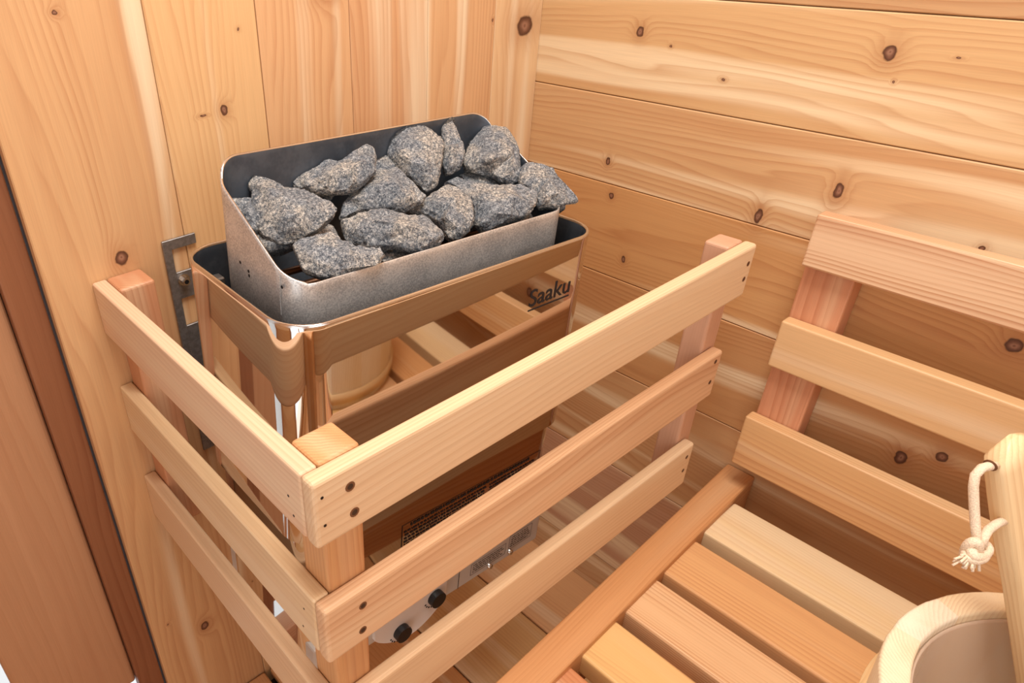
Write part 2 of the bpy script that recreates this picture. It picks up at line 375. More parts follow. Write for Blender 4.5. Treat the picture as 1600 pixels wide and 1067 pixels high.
screws(srails[1], [(-.4567, -.1893), (-.4508, -.2222)], (-1, 0, 0), .0012, xs0, 'x', 'nail')

# ------------------------------------------------------------------ electric heater
P0 = Vector((-.45, 0, 0)); ya, ro, pi_ = -.0234, .0489, -.0025
MH = Matrix(((1, -ya, ro), (ya, 1, pi_), (-ro, -pi_, 1)))
qh = MH.to_quaternion()
HB = Vector((-.527, -.247, -.53))       # base point in heater coordinates
hw = qh.to_matrix() @ (HB - P0) + P0
heater = empty('sauna_heater', hw, 'mirror polished electric sauna heater hung on the wall, tray full of stones', 'heater', quat=qh)
def rrect(x0, x1, y0, y1, r, n=8):
    """rounded rectangle, counter-clockwise, list of (x, y)"""
    pts = []
    for cx, cy, a0 in ((x1 - r, y1 - r, 0), (x0 + r, y1 - r, 90), (x0 + r, y0 + r, 180), (x1 - r, y0 + r, 270)):
        for i in range(n + 1):
            a = math.radians(a0 + 90 * i / n); pts.append((cx + r * math.cos(a), cy + r * math.sin(a)))
    return pts
def loft(bm, rings, close=True, mats=None):
    vs = [[bm.verts.new(p) for p in r] for r in rings]
    n = len(vs[0])
    for k_ in range(len(vs) - 1):
        for i in range(n if close else n - 1):
            f = bm.faces.new((vs[k_][i], vs[k_][(i + 1) % n], vs[k_ + 1][(i + 1) % n], vs[k_ + 1][i]))
            f.smooth = True
            if mats: f.material_index = mats[k_]
    return vs
HXL, HXR, HYF, HZT, HYB = -.762, -.2924, -.373, .042, -.118
def ring(x0, x1, y0, y1, r, z, n=10): return [(p[0], p[1], z) for p in rrect(x0, x1, y0, y1, r, n)]
def inset(d, z, r=.046): return ring(HXL + d, HXR - d, HYF + d, HYB - d, max(r - d, .004), z)
bm = bmesh.new()
loft(bm, [inset(.0, -.250), inset(.0, -.247), inset(.0, HZT - .008), inset(0, HZT - .0035), inset(.0008, HZT - .0008), inset(.0022, HZT), inset(.0038, HZT - .0008), inset(.0046, HZT - .003), inset(.0046, HZT - .012), inset(.0046, -.20)], True, [0, 0, 0, 1, 1, 1, 1, 2, 2])
mesh_obj('outer_shell', bm, [M_steel, M_rim, M_galvin], heater, False, HB)
bm = bmesh.new(); v = loft(bm, [inset(.010, -.480), inset(.010, -.24)], True); mesh_obj('lower_body', bm, [M_steel], heater, False, HB)
bm = bmesh.new(); v = loft(bm, [inset(.0052, -.105), inset(.0052, -.10)], True); bm.faces.new(v[1]); mesh_obj('inner_deck', bm, [M_deep], heater, False, HB)
# stone tray
TXL, TXR, TYF, TYB = -.736, -.3197, -.336, -.176
ZB, ZL = .1587, .0667
def ztop(x, y):
    zs_ = ZL + (min(y, -.190) + .336) * ((.1425 - ZL) / (.336 - .190))     # sloping side
    if y < -.190: return max(ZL, zs_ - .0) if y > TYF + .004 else ZL
    ex = max(0.0, (TXL + .032) - x, x - (TXR - .032)) / .0262
    return .1425 + (ZB - .1425) * math.sqrt(max(0.0, 1 - min(1.0, ex) ** 2))
def tring(d, f, n=12): return [(p[0], p[1], f(p[0], p[1])) for p in dense(rrect(TXL + d, TXR - d, TYF + d, TYB - d, .030 - d, n))]
def dense(pts):
    out = []
    for i, p in enumerate(pts):
        q = pts[(i + 1) % len(pts)]; L_ = math.dist(p, q); m = max(1, int(L_ / .005))
        for j in range(m): out.append((p[0] + (q[0] - p[0]) * j / m, p[1] + (q[1] - p[1]) * j / m))
    return out
bm = bmesh.new()
base_pts = dense(rrect(TXL, TXR, TYF, TYB, .032, 12))
cx_, cy_ = (TXL + TXR) / 2, (TYF + TYB) / 2
def shrink(p, d): 
    sx = (abs(TXR - TXL) / 2 - d) / (abs(TXR - TXL) / 2); sy = (abs(TYB - TYF) / 2 - d) / (abs(TYB - TYF) / 2)
    return (cx_ + (p[0] - cx_) * sx, cy_ + (p[1] - cy_) * sy)
zt = [ztop(*p) for p in base_pts]
r0 = [(p[0], p[1], -.08) for p in base_pts]
r0b = [(p[0], p[1], z - .006) for p, z in zip(base_pts, zt)]
r1 = [(p[0], p[1], z - .001) for p, z in zip(base_pts, zt)]
r2 = [shrink(p, .0008) + (z,) for p, z in zip(base_pts, zt)]
r3 = [shrink(p, .0022) + (z - .0002,) for p, z in zip(base_pts, zt)]
r4 = [shrink(p, .0026) + (z - .0015,) for p, z in zip(base_pts, zt)]
r5 = [shrink(p, .0026) + (-.08,) for p in base_pts]
v = loft(bm, [r0, r0b, r1, r2, r3, r4, [shrink(p, .0026) + (z - .008,) for p, z in zip(base_pts, zt)], r5], True, [0, 0, 0, 1, 1, 2, 2])
f = bm.faces.new(v[-1]); f.material_index = 2
mesh_obj('stone_tray', bm, [M_galv, M_rim, M_galvin], heater, False, HB)
for y_, z_ in ((-.2303, .0593), (-.2479, .0552), (-.2485, .0502), (-.3167, .0627)):
    bm = bmesh.new(); disc(bm, (TXL, y_, z_), (-1, 0, 0), .0019, .0003, 10)
    mesh_obj('vent_hole', bm, [M_deep], heater, False, HB)
# folded seam on the tray corner
bm = newbm(); board(bm, (TXL + .0002, -.3130, .030), (TXL + .0006 - .0016, -.3120, .074), 2, (90, 90, 90), 0); mesh_obj('folded_seam', bm, [M_galv], heater, False, HB)
# support lug seen in the gap at the left back corner
bm = newbm(); board(bm, (-.735, -.150, -.030), (-.718, -.134, .008), 2, (90, 90, 90), 0.002); mesh_obj('support_lug', bm, [M_metalgrey], heater, False, HB)
# heating elements
def tube(bm, pts, r, seg=10, cap=True, mat=0):
    pts = [Vector(p) for p in pts]; rings = []
    up = None
    for i, p in enumerate(pts):
        d = (pts[min(i + 1, len(pts) - 1)] - pts[max(i - 1, 0)]).normalized()
        if up is None: up = d.orthogonal().normalized()
        up = (up - d * up.dot(d)).normalized(); b = d.cross(up)
        rr = r[i] if isinstance(r, (list, tuple)) else r
        rings.append([bm.verts.new(p + (up * math.cos(2 * math.pi * k_ / seg) + b * math.sin(2 * math.pi * k_ / seg)) * rr) for k_ in range(seg)])
    for a, b_ in zip(rings, rings[1:]):
        for i in range(seg):
            f = bm.faces.new((a[i], a[(i + 1) % seg], b_[(i + 1) % seg], b_[i])); f.smooth = True; f.material_index = mat
    if cap:
        bm.faces.new(rings[0][::-1]).material_index = mat; bm.faces.new(rings[-1]).material_index = mat
M_elem = plain('heating element', (120, 84, 60), 0.4, 0.7)
for yy in (-.225, -.265, -.305):
    bm = bmesh.new(); tube(bm, [(-.715, yy, -.06), (-.712, yy, .020), (-.70, yy, .030), (-.355, yy, .030), (-.343, yy, .020), (-.340, yy, -.06)], .0045, 10)
    mesh_obj('heating_element', bm, [M_elem], heater, False, HB)
# control base
bm = newbm(); board(bm, (-.748, -.366, -.500), (-.306, -.128, -.440), 0, (200, 200, 200), 0.004, 2); mesh_obj('control_box', bm, [M_grey], heater, False, HB)
bm = bmesh.new()
prof = []
for i in range(25):
    t = i / 24; xx = -.652 + t * .134; prof.append((xx, -.487 - .037 * math.sin(math.pi * t) ** .8))
top = [(-.518, -.452), (-.652, -.452)]
pp = prof + top
fr_ = [bm.verts.new((a, -.372, b)) for a, b in pp]; bk = [bm.verts.new((a, -.362, b)) for a, b in pp]
bm.faces.new(fr_[::-1]); bm.faces.new(bk)
for i in range(len(pp)): bm.faces.new((fr_[i], fr_[(i + 1) % len(pp)], bk[(i + 1) % len(pp)], bk[i]))
bmesh.ops.recalc_face_normals(bm, faces=bm.faces)
M_dialp = plain('white dial plate', (226, 220, 214), 0.35)
mesh_obj('dial_plate', bm, [M_dialp], heater, False, HB)
for kx, kz in ((-.605, -.500), (-.541, -.472)):
    bm = bmesh.new(); disc(bm, (kx, -.372, kz), (0, -1, 0), .0135, .010, 24)
    kn = mesh_obj('dial_knob', bm, [M_black], heater, False, HB)
    bm = bmesh.new()
    for j in range(9):
        a = math.radians(200 + j * 17.5); p = Vector((kx + math.cos(a) * .019, -.3722, kz + math.sin(a) * .019))
        disc(bm, p, (0, -1, 0), .0016, .0004, 6)
    mesh_obj('dial_scale', bm, [M_print], heater, False, HB)
for bx, bz in ((-.3752, -.4855), (-.421, -.4885)):
    bm = bmesh.new(); disc(bm, (bx, -.366, bz), (0, -1, 0), .0045, .006, 6); mesh_obj('bolt', bm, [M_bolt], heater, True, HB)
def outline(bm, x0, x1, z0, z1, w, y):
    for a, b, c_, d_ in ((x0, x1, z1 - w, z1), (x0, x1, z0, z0 + w), (x0, x0 + w, z0, z1), (x1 - w, x1, z0, z1)):
        q = [bm.verts.new(p) for p in ((a, y, c_), (b, y, c_), (b, y, d_), (a, y, d_))]; bm.faces.new(q)
def textlines(bm, x0, x1, z0, z1, rows, y, rn, h=.6):
    dz = (z1 - z0) / rows
    for r_ in range(rows):
        x_ = x0 + rn.uniform(0, .002); zc = z1 - (r_ + .5) * dz; hh = dz * h / 2
        while x_ < x1 - .006:
            w = rn.uniform(.0016, .0075)
            if x_ + w > x1: break
            q = [bm.verts.new(p) for p in ((x_, y, zc - hh), (x_ + w, y, zc - hh), (x_ + w, y, zc + hh), (x_, y, zc + hh))]; bm.faces.new(q)
            x_ += w + rn.uniform(.0008, .0022)
rn = random.Random(3)
yl = HYF + .010 - .0006
bm = bmesh.new()
outline(bm, -.6036, -.3336, -.400, -.3010, .0010, yl)
textlines(bm, -.600, -.445, -.397, -.312, 14, yl, rn, .5); textlines(bm, -.440, -.338, -.397, -.312, 14, yl, rn, .5)
textlines(bm, -.590, -.350, -.3095, -.3035, 1, yl, rn, .8)
mesh_obj('warning_label', bm, [M_print], heater, False, HB)
bm = bmesh.new(); YC = -.3665; outline(bm, -.462, -.385, -.486, -.462, .0007, YC); outline(bm, -.378, -.326, -.482, -.452, .0007, YC)
textlines(bm, -.458, -.389, -.483, -.465, 4, YC, rn, .4); textlines(bm, -.375, -.329, -.479, -.455, 5, YC, rn, .4)
outline(bm, -.4875, -.4862, -.498, -.444, .0006, YC)
mesh_obj('rating_label', bm, [M_print], heater, False, HB)
def text_mesh(txt, size, name):
    cu = D.curves.new(name, 'FONT'); cu.body = txt; cu.size = size; cu.extrude = 0.0003; cu.resolution_u = 6; cu.offset = 0.00012
    o = D.objects.new(name, cu); COL.objects.link(o)
    dg = bpy.context.evaluated_depsgraph_get(); dg.update()
    me = D.meshes.new_from_object(o.evaluated_get(dg)); D.objects.remove(o, do_unlink=True); D.curves.remove(cu)
    return me
me = text_mesh('Saaku', .0330, 'logo')
xsv = [v.co.x for v in me.vertices]; wid = max(xsv) - min(xsv); lo_ = min(xsv)
for v_ in me.vertices:
    x_, y_, z_ = v_.co; v_.co = Vector((-.4215 + (x_ - lo_) * (.0765 / wid), HYF - .0004 + z_ * .3, -.0310 + y_)) - HB
me.materials.clear(); me.materials.append(M_print)
lg = link(D.objects.new('logo', me), heater)
bm = newbm(); board(bm, (-.4215, HYF - .0005, -.0370), (-.3445, HYF - .0001, -.0352), 0, (30, 30, 30), 0)
mesh_obj('logo_underline', bm, [M_print], heater, False, HB)
# wall bracket
bm = newbm()
def bx_(lo, hi): board(bm, lo, hi, 2, (150, 150, 150), 0.0006)
bx_((-.7385, -.004, -.330), (-.7265, -.0006, .018)); bx_((-.7385, -.0041, .016), (-.690, -.0006, .0265))
bx_((-.7266, -.004, -.062), (-.690, -.0006, -.022)); bx_((-.7266, -.004, -.330), (-.690, -.0006, -.105)); bx_((-.7266, -.004, .012), (-.690, -.0006, .017))
bmesh.ops.translate(bm, verts=bm.verts, vec=(0, -.001, 0))
bx_((-.690, -.105, -.300), (-.684, -.0016, -.120)); bx_((-.360, -.105, -.300), (-.354, -.0016, -.120)); bx_((-.690, -.0046, -.300), (-.354, -.0016, -.250))
# expressed in heater coordinates, kept flat against the wall
inv = qh.to_matrix().inverted()
for v_ in bm.verts: v_.co = inv @ (v_.co - P0) + P0
br = mesh_obj('wall_bracket', bm, [M_metalgrey], heater, False, HB)
bm = bmesh.new(); disc(bm, (-.7185, -.005, -.034), (0, -1, 0), .0085, .002, 20); disc(bm, (-.7185, -.007, -.034), (0, -1, 0), .0055, .009, 6, 0, (.0036, 0, 1))
for v_ in bm.verts: v_.co = inv @ (v_.co - P0) + P0
mesh_obj('bracket_bolt', bm, [M_bolt, M_deep], br, False, HB)

# ------------------------------------------------------------------ sauna stones
ST = json.loads('''{"R1":{"c":[-0.6734,-0.2199,0.117],"o":[[-0.0139,0.0542,0.0219],[-0.0069,0.0554,0.0251],[-0.0009,0.0463,0.0228],[0.0068,0.033,0.019],[0.0127,0.0172,0.0133],[0.0222,0.0066,0.0116],[0.0305,-0.0056,0.0086],[0.0386,-0.0243,0.0023],[0.0429,-0.0411,-0.0045],[0.035,-0.0478,-0.0108],[0.0198,-0.0483,-0.0167],[0.0004,-0.0451,-0.0224],[-0.01,-0.043,-0.0252],[-0.029,-0.0299,-0.0258],[-0.039,-0.0142,-0.0217],[-0.0387,-0.0004,-0.0147],[-0.0313,0.017,-0.0032],[-0.0206,0.0323,0.0084],[-0.0168,0.0483,0.0178]],"i":[[-0.0148,0.02,0.0213],[-0.01,-0.0083,0.0193],[0.0012,-0.0353,0.0127],[-0.0178,-0.0385,0.0028],[-0.0283,-0.0156,-0.0009],[0.0203,-0.0431,0.002]]},"R2":{"c":[-0.7098,-0.2,0.1118],"o":[[-0.0049,0.0266,0.0114],[0.0143,0.0124,0.0116],[0.0146,-0.006,0.0025],[-0.0024,-0.0234,-0.0126],[-0.0113,-0.0123,-0.0103],[-0.0099,0.0035,-0.0019]],"i":[[-0.005,-0.0101,0.0088]]},"R3":{"c":[-0.5815,-0.1963,0.1284],"o":[[-0.0562,0.0218,-0.0101],[-0.0433,0.0234,-0.0045],[-0.0235,0.0216,0.002],[-0.005,0.0212,0.0087],[0.003,0.0176,0.0099],[0.0061,0.0106,0.0076],[0.0303,0.0072,0.0149],[0.0485,0.0058,0.0211],[0.0519,0.0015,0.0202],[0.0486,-0.0109,0.0127],[0.0345,-0.026,-0.0001],[0.02,-0.0286,-0.0068],[0.0063,-0.0289,-0.0121],[-0.0075,-0.0261,-0.0158],[-0.0234,-0.0159,-0.0167],[-0.0372,-0.0032,-0.0155],[-0.0481,0.01,-0.013]],"i":[[-0.0441,-0.0004,-0.0028],[-0.0219,-0.0126,0.0054],[0.0018,-0.0226,0.0107],[0.0274,-0.0205,0.0151],[-0.001,-0.0322,-0.001],[-0.0296,-0.0152,-0.0047]]},"R4":{"c":[-0.5076,-0.1853,0.1128],"o":[[0.0016,0.0174,0.0093],[0.0154,0.0074,0.0094],[0.0158,-0.0094,0.0012],[0.0046,-0.0156,-0.0061],[-0.0173,-0.0069,-0.0099],[-0.0198,0.0075,-0.0037]],"i":[[-0.0066,-0.0119,0.0068]]},"R5":{"c":[-0.5481,-0.2303,0.1001],"o":[[-0.0557,0.0114,-0.0151],[-0.0371,0.0218,-0.003],[-0.0248,0.0234,0.0024],[0.0017,0.0252,0.0132],[0.0176,0.0241,0.0186],[0.0348,0.0175,0.0218],[0.0384,0.01,0.0194],[0.0403,-0.0124,0.0089],[0.0423,-0.0375,-0.0029],[0.0297,-0.0372,-0.0075],[0.0108,-0.0332,-0.0125],[-0.0064,-0.0176,-0.0112],[-0.0323,0.0007,-0.0117],[-0.0554,0.0056,-0.0179]],"i":[[-0.0307,0.0017,0.0051],[-0.0089,-0.0083,0.0174],[0.0075,-0.018,0.0201],[0.0122,-0.0347,0.0061],[-0.0172,-0.0213,0.0035],[-0.0242,-0.0097,-0.0044]]},"R6":{"c":[-0.4658,-0.199,0.1262],"o":[[-0.0223,0.0475,0.0154],[-0.0096,0.0518,0.0223],[0.006,0.0506,0.0275],[0.0167,0.0401,0.0263],[0.0301,0.0274,0.0249],[0.0365,0.0105,0.0189],[0.0403,-0.0057,0.0122],[0.0362,-0.0152,0.0059],[0.0227,-0.0264,-0.0047],[0.0088,-0.0399,-0.0166],[-0.0075,-0.0479,-0.0267],[-0.0205,-0.0493,-0.0323],[-0.0226,-0.0385,-0.0277],[-0.0266,-0.0231,-0.0215],[-0.0291,-0.0057,-0.0137],[-0.0297,0.0073,-0.0075],[-0.0255,0.026,0.0034]],"i":[[-0.0192,0.0157,0.0198],[-0.0047,-0.0015,0.0225],[0.0097,-0.0187,0.0121],[-0.0273,-0.0106,0.007],[-0.0222,-0.0377,-0.0013],[-0.0189,-0.0472,-0.0153]]},"R7":{"c":[-0.4064,-0.203,0.1259],"o":[[0.0108,0.0303,0.0192],[0.0238,0.0374,0.0276],[0.0253,0.0286,0.0237],[0.0236,0.0163,0.017],[0.0164,0.0053,0.0088],[0.013,-0.0085,0.0006],[0.0047,-0.0213,-0.0089],[-0.0112,-0.0307,-0.0195],[-0.0259,-0.0298,-0.0245],[-0.0345,-0.0258,-0.0258],[-0.0297,-0.0155,-0.0189],[-0.011,0.0014,-0.0034],[-0.0015,0.0168,0.0078]],"i":[[-0.0003,0.0067,0.0164],[-0.0144,-0.0166,0.0056],[-0.0304,-0.0305,-0.0085]]},"R8":{"c":[-0.3467,-0.1711,0.1071],"o":[[0.0003,0.0148,0.0075],[0.0153,0.0035,0.0075],[0.0043,-0.0115,-0.0041],[-0.0108,-0.0095,-0.0088],[-0.009,0.003,-0.0019]],"i":[[-0.0056,-0.0071,0.0032]]},"R9":{"c":[-0.3488,-0.2261,0.104],"o":[[-0.0373,0.0203,-0.0038],[-0.0192,0.0324,0.009],[0.0011,0.0398,0.0203],[0.019,0.0408,0.0275],[0.0331,0.0309,0.0278],[0.0442,0.0147,0.0239],[0.0402,0.0006,0.0153],[0.0325,-0.0136,0.0054],[0.0167,-0.034,-0.0108],[0.003,-0.0457,-0.0217],[-0.0095,-0.045,-0.0261],[-0.0168,-0.0326,-0.0226],[-0.0223,-0.0184,-0.0175],[-0.0361,0.0011,-0.0129],[-0.0444,0.0145,-0.0093]],"i":[[-0.015,0.0077,0.0202],[0.0045,-0.0056,0.0236],[0.0108,-0.0233,0.0072],[-0.0285,-0.0219,0.0082],[-0.0351,0.0001,0.0049],[-0.0136,-0.0438,-0.0088]]},"R10":{"c":[-0.331,-0.3036,0.0767],"o":[[-0.0222,0.0283,0.0058],[-0.0051,0.0402,0.0182],[0.0071,0.0374,0.0213],[0.0194,0.0233,0.0189],[0.0247,0.0124,0.0154],[0.0208,-0.0006,0.0075],[0.0188,-0.015,-0.0005],[0.0202,-0.0382,-0.0115],[0.0113,-0.0401,-0.0158],[-0.0072,-0.0296,-0.0175],[-0.0178,-0.0179,-0.0156],[-0.0278,-0.0119,-0.0163],[-0.0204,0.0014,-0.0069],[-0.0204,0.0141,-0.0006]],"i":[[-0.0115,0.0119,0.0167],[-0.0074,-0.008,0.0158],[-0.0105,-0.0266,0.0026],[-0.0238,-0.018,-0.001],[0.0018,-0.0381,-0.0092]]},"R15":{"c":[-0.3706,-0.227,0.0764],"o":[[-0.0171,0.0254,0.0063],[0.0005,0.016,0.0082],[0.0145,-0.0039,0.0035],[0.0221,-0.0266,-0.0051],[0.0002,-0.0185,-0.0092],[-0.0203,0.0081,-0.0035]],"i":[[-0.0091,-0.0035,0.004]]},"R11":{"c":[-0.4127,-0.2842,0.0721],"o":[[-0.0278,0.0588,0.019],[-0.0129,0.0513,0.0208],[-0.0048,0.0399,0.0181],[0.0059,0.0248,0.0146],[0.0226,0.0095,0.0132],[0.0357,0.0003,0.0135],[0.0515,-0.0158,0.0114],[0.0524,-0.0274,0.0059],[0.0446,-0.0379,-0.0022],[0.0292,-0.0404,-0.0092],[0.0122,-0.0384,-0.0146],[-0.008,-0.0337,-0.0198],[-0.024,-0.028,-0.0229],[-0.0358,-0.0212,-0.024],[-0.0394,-0.0124,-0.0209],[-0.034,-0.0036,-0.0145],[-0.0227,0.0082,-0.0044],[-0.0199,0.0273,0.0062],[-0.0222,0.0447,0.0141]],"i":[[-0.0161,-0.0025,0.013],[0.0071,-0.0254,0.0132],[0.0248,-0.0367,0.0048],[-0.0255,-0.03,0.0023],[-0.0377,-0.0247,-0.0073],[-0.0059,-0.0388,-0.0027]]},"R12":{"c":[-0.4875,-0.2799,0.0779],"o":[[-0.0359,0.0308,0.002],[-0.0134,0.0285,0.0092],[0.0078,0.026,0.0159],[0.0234,0.0268,0.0221],[0.0327,0.0207,0.0225],[0.0364,0.0055,0.0164],[0.032,-0.0116,0.0062],[0.022,-0.0267,-0.0051],[0.0072,-0.0345,-0.0146],[-0.0085,-0.0357,-0.021],[-0.0198,-0.0293,-0.022],[-0.0188,-0.0189,-0.0165],[-0.0165,-0.0038,-0.008],[-0.0186,0.0066,-0.0037],[-0.0273,0.0194,-0.0005]],"i":[[-0.0147,0.002,0.0145],[0.0007,-0.0121,0.0209],[0.0046,-0.027,0.0041],[-0.0215,-0.0208,0.0071],[-0.0124,-0.0358,-0.0064]]},"R13":{"c":[-0.5774,-0.2917,0.0822],"o":[[-0.048,0.0441,0.0041],[-0.0399,0.051,0.0105],[-0.0217,0.0443,0.014],[-0.0077,0.0355,0.0149],[0.0054,0.0289,0.0165],[0.0151,0.0182,0.0148],[0.0236,0.0031,0.0103],[0.037,-0.0093,0.0092],[0.0415,-0.0225,0.0043],[0.0416,-0.0373,-0.0031],[0.0354,-0.0454,-0.0095],[0.0245,-0.047,-0.0143],[0.0117,-0.0405,-0.0158],[0.0001,-0.0297,-0.0148],[-0.0119,-0.0133,-0.0111],[-0.0219,-0.0065,-0.0114],[-0.0373,0.0061,-0.0109],[-0.0476,0.0251,-0.0053]],"i":[[-0.0375,0.0272,0.0125],[-0.0221,0.0078,0.0182],[-0.0081,-0.0152,0.0169],[0.0086,-0.0347,0.0118],[0.0187,-0.0441,0.0013],[-0.0078,-0.0357,0.0023],[-0.0318,-0.0129,0.0063],[-0.0435,0.01,0.0067]]},"R14":{"c":[-0.6685,-0.3038,0.084],"o":[[-0.0272,0.0411,0.0104],[-0.0124,0.034,0.0123],[0.0072,0.0281,0.0167],[0.0154,0.02,0.0158],[0.0147,0.0068,0.0089],[0.0228,-0.0072,0.0049],[0.0432,-0.0239,0.0042],[0.0412,-0.0321,-0.0006],[0.0267,-0.0348,-0.0074],[0.0061,-0.0276,-0.0115],[-0.0137,-0.0198,-0.015],[-0.0222,-0.0127,-0.0147],[-0.0309,0.0003,-0.0114],[-0.0359,0.0091,-0.0089],[-0.0335,0.0216,-0.0017]],"i":[[-0.0226,0.0159,0.011],[-0.0079,0.0007,0.0155],[-0.0031,-0.0199,0.0089],[0.0188,-0.0303,0.0036],[-0.017,-0.0194,-0.0009],[-0.0277,-0.0034,0.003]]},"R16":{"c":[-0.5736,-0.304,0.0553],"o":[[-0.0261,0.0185,-0.0005],[0.0036,0.0062,0.0044],[0.0204,0.0005,0.0079],[0.0245,-0.0163,0.001],[0.002,-0.0111,-0.0048],[-0.0239,0.0022,-0.0078]],"i":[[-0.0084,-0.0046,0.0029]]}}''')
ROCKLAB = {
 'R1': 'large dark wedge-shaped stone with raised tip, leftmost of the big ones in the tray',
 'R2': 'dark stone half hidden behind the leftmost big wedge stone',
 'R3': 'long slanting light grey stone against the tray back, left of the topmost stone',
 'R4': 'small dark stone in the gap between long slanting stone and topmost stone',
 'R5': 'blue-grey stone with a peaked top in the middle, just below the topmost stone',
 'R6': 'topmost large rounded stone standing upright at the centre back of the tray',
 'R7': 'thin upright pointed stone, a narrow spike between two large stones',
 'R8': 'small piece of stone peeping out right of the narrow upright spike',
 'R9': 'large light brownish grey stone with a pale scar, right of the upright spike',
 'R10': 'wedge stone at the right end overhanging the tray corner with a pointed tip',
 'R11': 'broad flat-topped stone at the front right, beside the overhanging end stone',
 'R12': 'squat stone with pale rounded top at the front, left of the broad flat-topped one',
 'R13': 'long oblong light stone lying along the front lip near the centre',
 'R14': 'flat pale slab stone at the front left corner of the tray',
 'R15': 'dark stone deep in the shadow under the large light brownish stone',
 'R16': 'low dark stone at the front lip between the slab and the oblong stone'}
fw = Vector((RT[0][2], RT[1][2], RT[2][2]))
def make_stone(key, d):
    nrm = (-fw + Vector((0, 0, .8))).normalized()
    ax = nrm.cross(Vector((0, 0, 1))).normalized(); ay = nrm.cross(ax)
    O = [Vector(p) for p in d['o']]; I = [Vector(p) for p in d['i']]
    cen = sum(O, Vector()) / len(O)
    edge = .0055
    front_o = [cen + (p - cen) * .965 + nrm * edge for p in O]
    pts = [Vector((p.dot(ax), p.dot(ay))) for p in front_o + I]
    n = len(O)
    hs = [ (p - cen).dot(nrm) for p in I]
    res_ = geometry.delaunay_2d_cdt(pts, [], [list(range(n))], 1, 1e-6)
    tris = res_[2]; src = res_[3]
    bm = bmesh.new()
    P3 = front_o + I
    fmap = []
    for i_, s_ in enumerate(src): fmap.append(bm.verts.new(P3[s_[0]]))
    thick = max(hs) if hs else .02
    width = min(max((p - cen).dot(ax) for p in O) - min((p - cen).dot(ax) for p in O), max((p - cen).dot(ay) for p in O) - min((p - cen).dot(ay) for p in O))
    bt = min(.022, width * .32)
    B3 = [cen + (p - cen) * .93 - nrm * edge for p in O] + [cen + (p - cen - nrm * (p - cen).dot(nrm)) * .8 - nrm * (bt if True else 0) for p in I]
    bmap = [bm.verts.new(B3[s_[0]]) for s_ in src]
    for t_ in tris:
        for a in (fmap, bmap):
            try: bm.faces.new([a[i] for i in t_])
            except ValueError: pass
    fo = {s_[0]: fmap[i] for i, s_ in enumerate(src)}; bo = {s_[0]: bmap[i] for i, s_ in enumerate(src)}
    mid = [bm.verts.new(p) for p in O]
    for i in range(n):
        j = (i + 1) % n
        for a, b in ((fo, mid), (mid, bo)):
            try: bm.faces.new((a[i], a[j], b[j], b[i]))
            except (ValueError, KeyError): pass
    bmesh.ops.recalc_face_normals(bm, faces=bm.faces)
    bmesh.ops.triangulate(bm, faces=bm.faces)
    for it_ in range(4):
        bmesh.ops.subdivide_edges(bm, edges=bm.edges, cuts=1, use_grid_fill=True)
        if it_ in (0, 1): bmesh.ops.smooth_vert(bm, verts=bm.verts, factor=(0.10 if it_ else 0.05), use_axis_x=True, use_axis_y=True, use_axis_z=True)
    so = Vector((hash_(key), hash_(key + 'b'), 3.1))
    rr = random.Random(key)
    for _ in range(11):                                  # broken faces
        n_ = Vector((rr.gauss(0, 1), rr.gauss(0, 1), rr.gauss(0, 1))).normalized()
        mx = max((v_.co - cen).dot(n_) for v_ in bm.verts); cut = mx * rr.uniform(.90, .98)
        for v_ in bm.verts:
            e = (v_.co - cen).dot(n_) - cut
            if e > 0: v_.co -= n_ * e * .9
    bm.normal_update()
    for v_ in bm.verts:
        p_ = v_.co
        a = noise.noise(p_ * 34 + so) * .0016 + (abs(noise.noise(p_ * 60 + so)) - .15) * .0030 + noise.noise(p_ * 240 + so) * .0007 + noise.noise(p_ * 600 + so) * .0005
        v_.co += v_.normal * a
    return bm
def hash_(s): return (sum(ord(c_) * (i + 3) * 7.31 for i, c_ in enumerate(s)) % 97)
RH = qh.to_matrix(); RHI = RH.inverted()
def keep_in_tray(bm, c_):
    """stones rest against the tray walls, they do not pass through them"""
    for v_ in bm.verts:
        l = RHI @ (v_.co + c_ - P0) + P0
        y1 = min(max(l.y, TYF + .0045), TYB - .0045); x1 = min(max(l.x, TXL + .0045), TXR - .0045)
        if (y1, x1) != (l.y, l.x) and l.z < ztop(x1, y1) + .0015 and l.z > -.1:
            # dig the vertex back inside below the rim
            v_.co = RH @ (Vector((x1, y1, l.z)) - P0) + P0 - c_
for key, d in ST.items():
    bm = make_stone(key, d)
    keep_in_tray(bm, Vector(d['c']))
    o = mesh_obj('sauna_stone', bm, [M_stone], None, False)
    for p in o.data.polygons: p.use_smooth = True
    o.data.set_sharp_from_angle(angle=math.radians(38))
    o.location = d['c']
    tag(o, ROCKLAB[key], 'stone', 'sauna stones piled in the heater tray')
def blob(rx, ry, rz, seed):
    bm = bmesh.new(); bmesh.ops.create_icosphere(bm, subdivisions=4, radius=1.0)
    r_ = random.Random(seed); pl = [(Vector((r_.gauss(0, 1), r_.gauss(0, 1), r_.gauss(0, 1))).normalized(), r_.uniform(.62, .85)) for _ in range(9)]
    for v_ in bm.verts:
        for n_, dd in pl:
            e = v_.co.dot(n_) - dd
            if e > 0: v_.co -= n_ * e
        v_.co *= 1 + noise.noise(v_.co * 2.2 + Vector((seed, 0, 0))) * .12
        v_.co = Vector((v_.co.x * rx, v_.co.y * ry, v_.co.z * rz))
    return bm
fill = [(-.640, -.235, .060), (-.575, -.262, .045), (-.510, -.250, .048), (-.450, -.262, .045), (-.395, -.235, .052), (-.360, -.285, .038), (-.688, -.228, .072)]
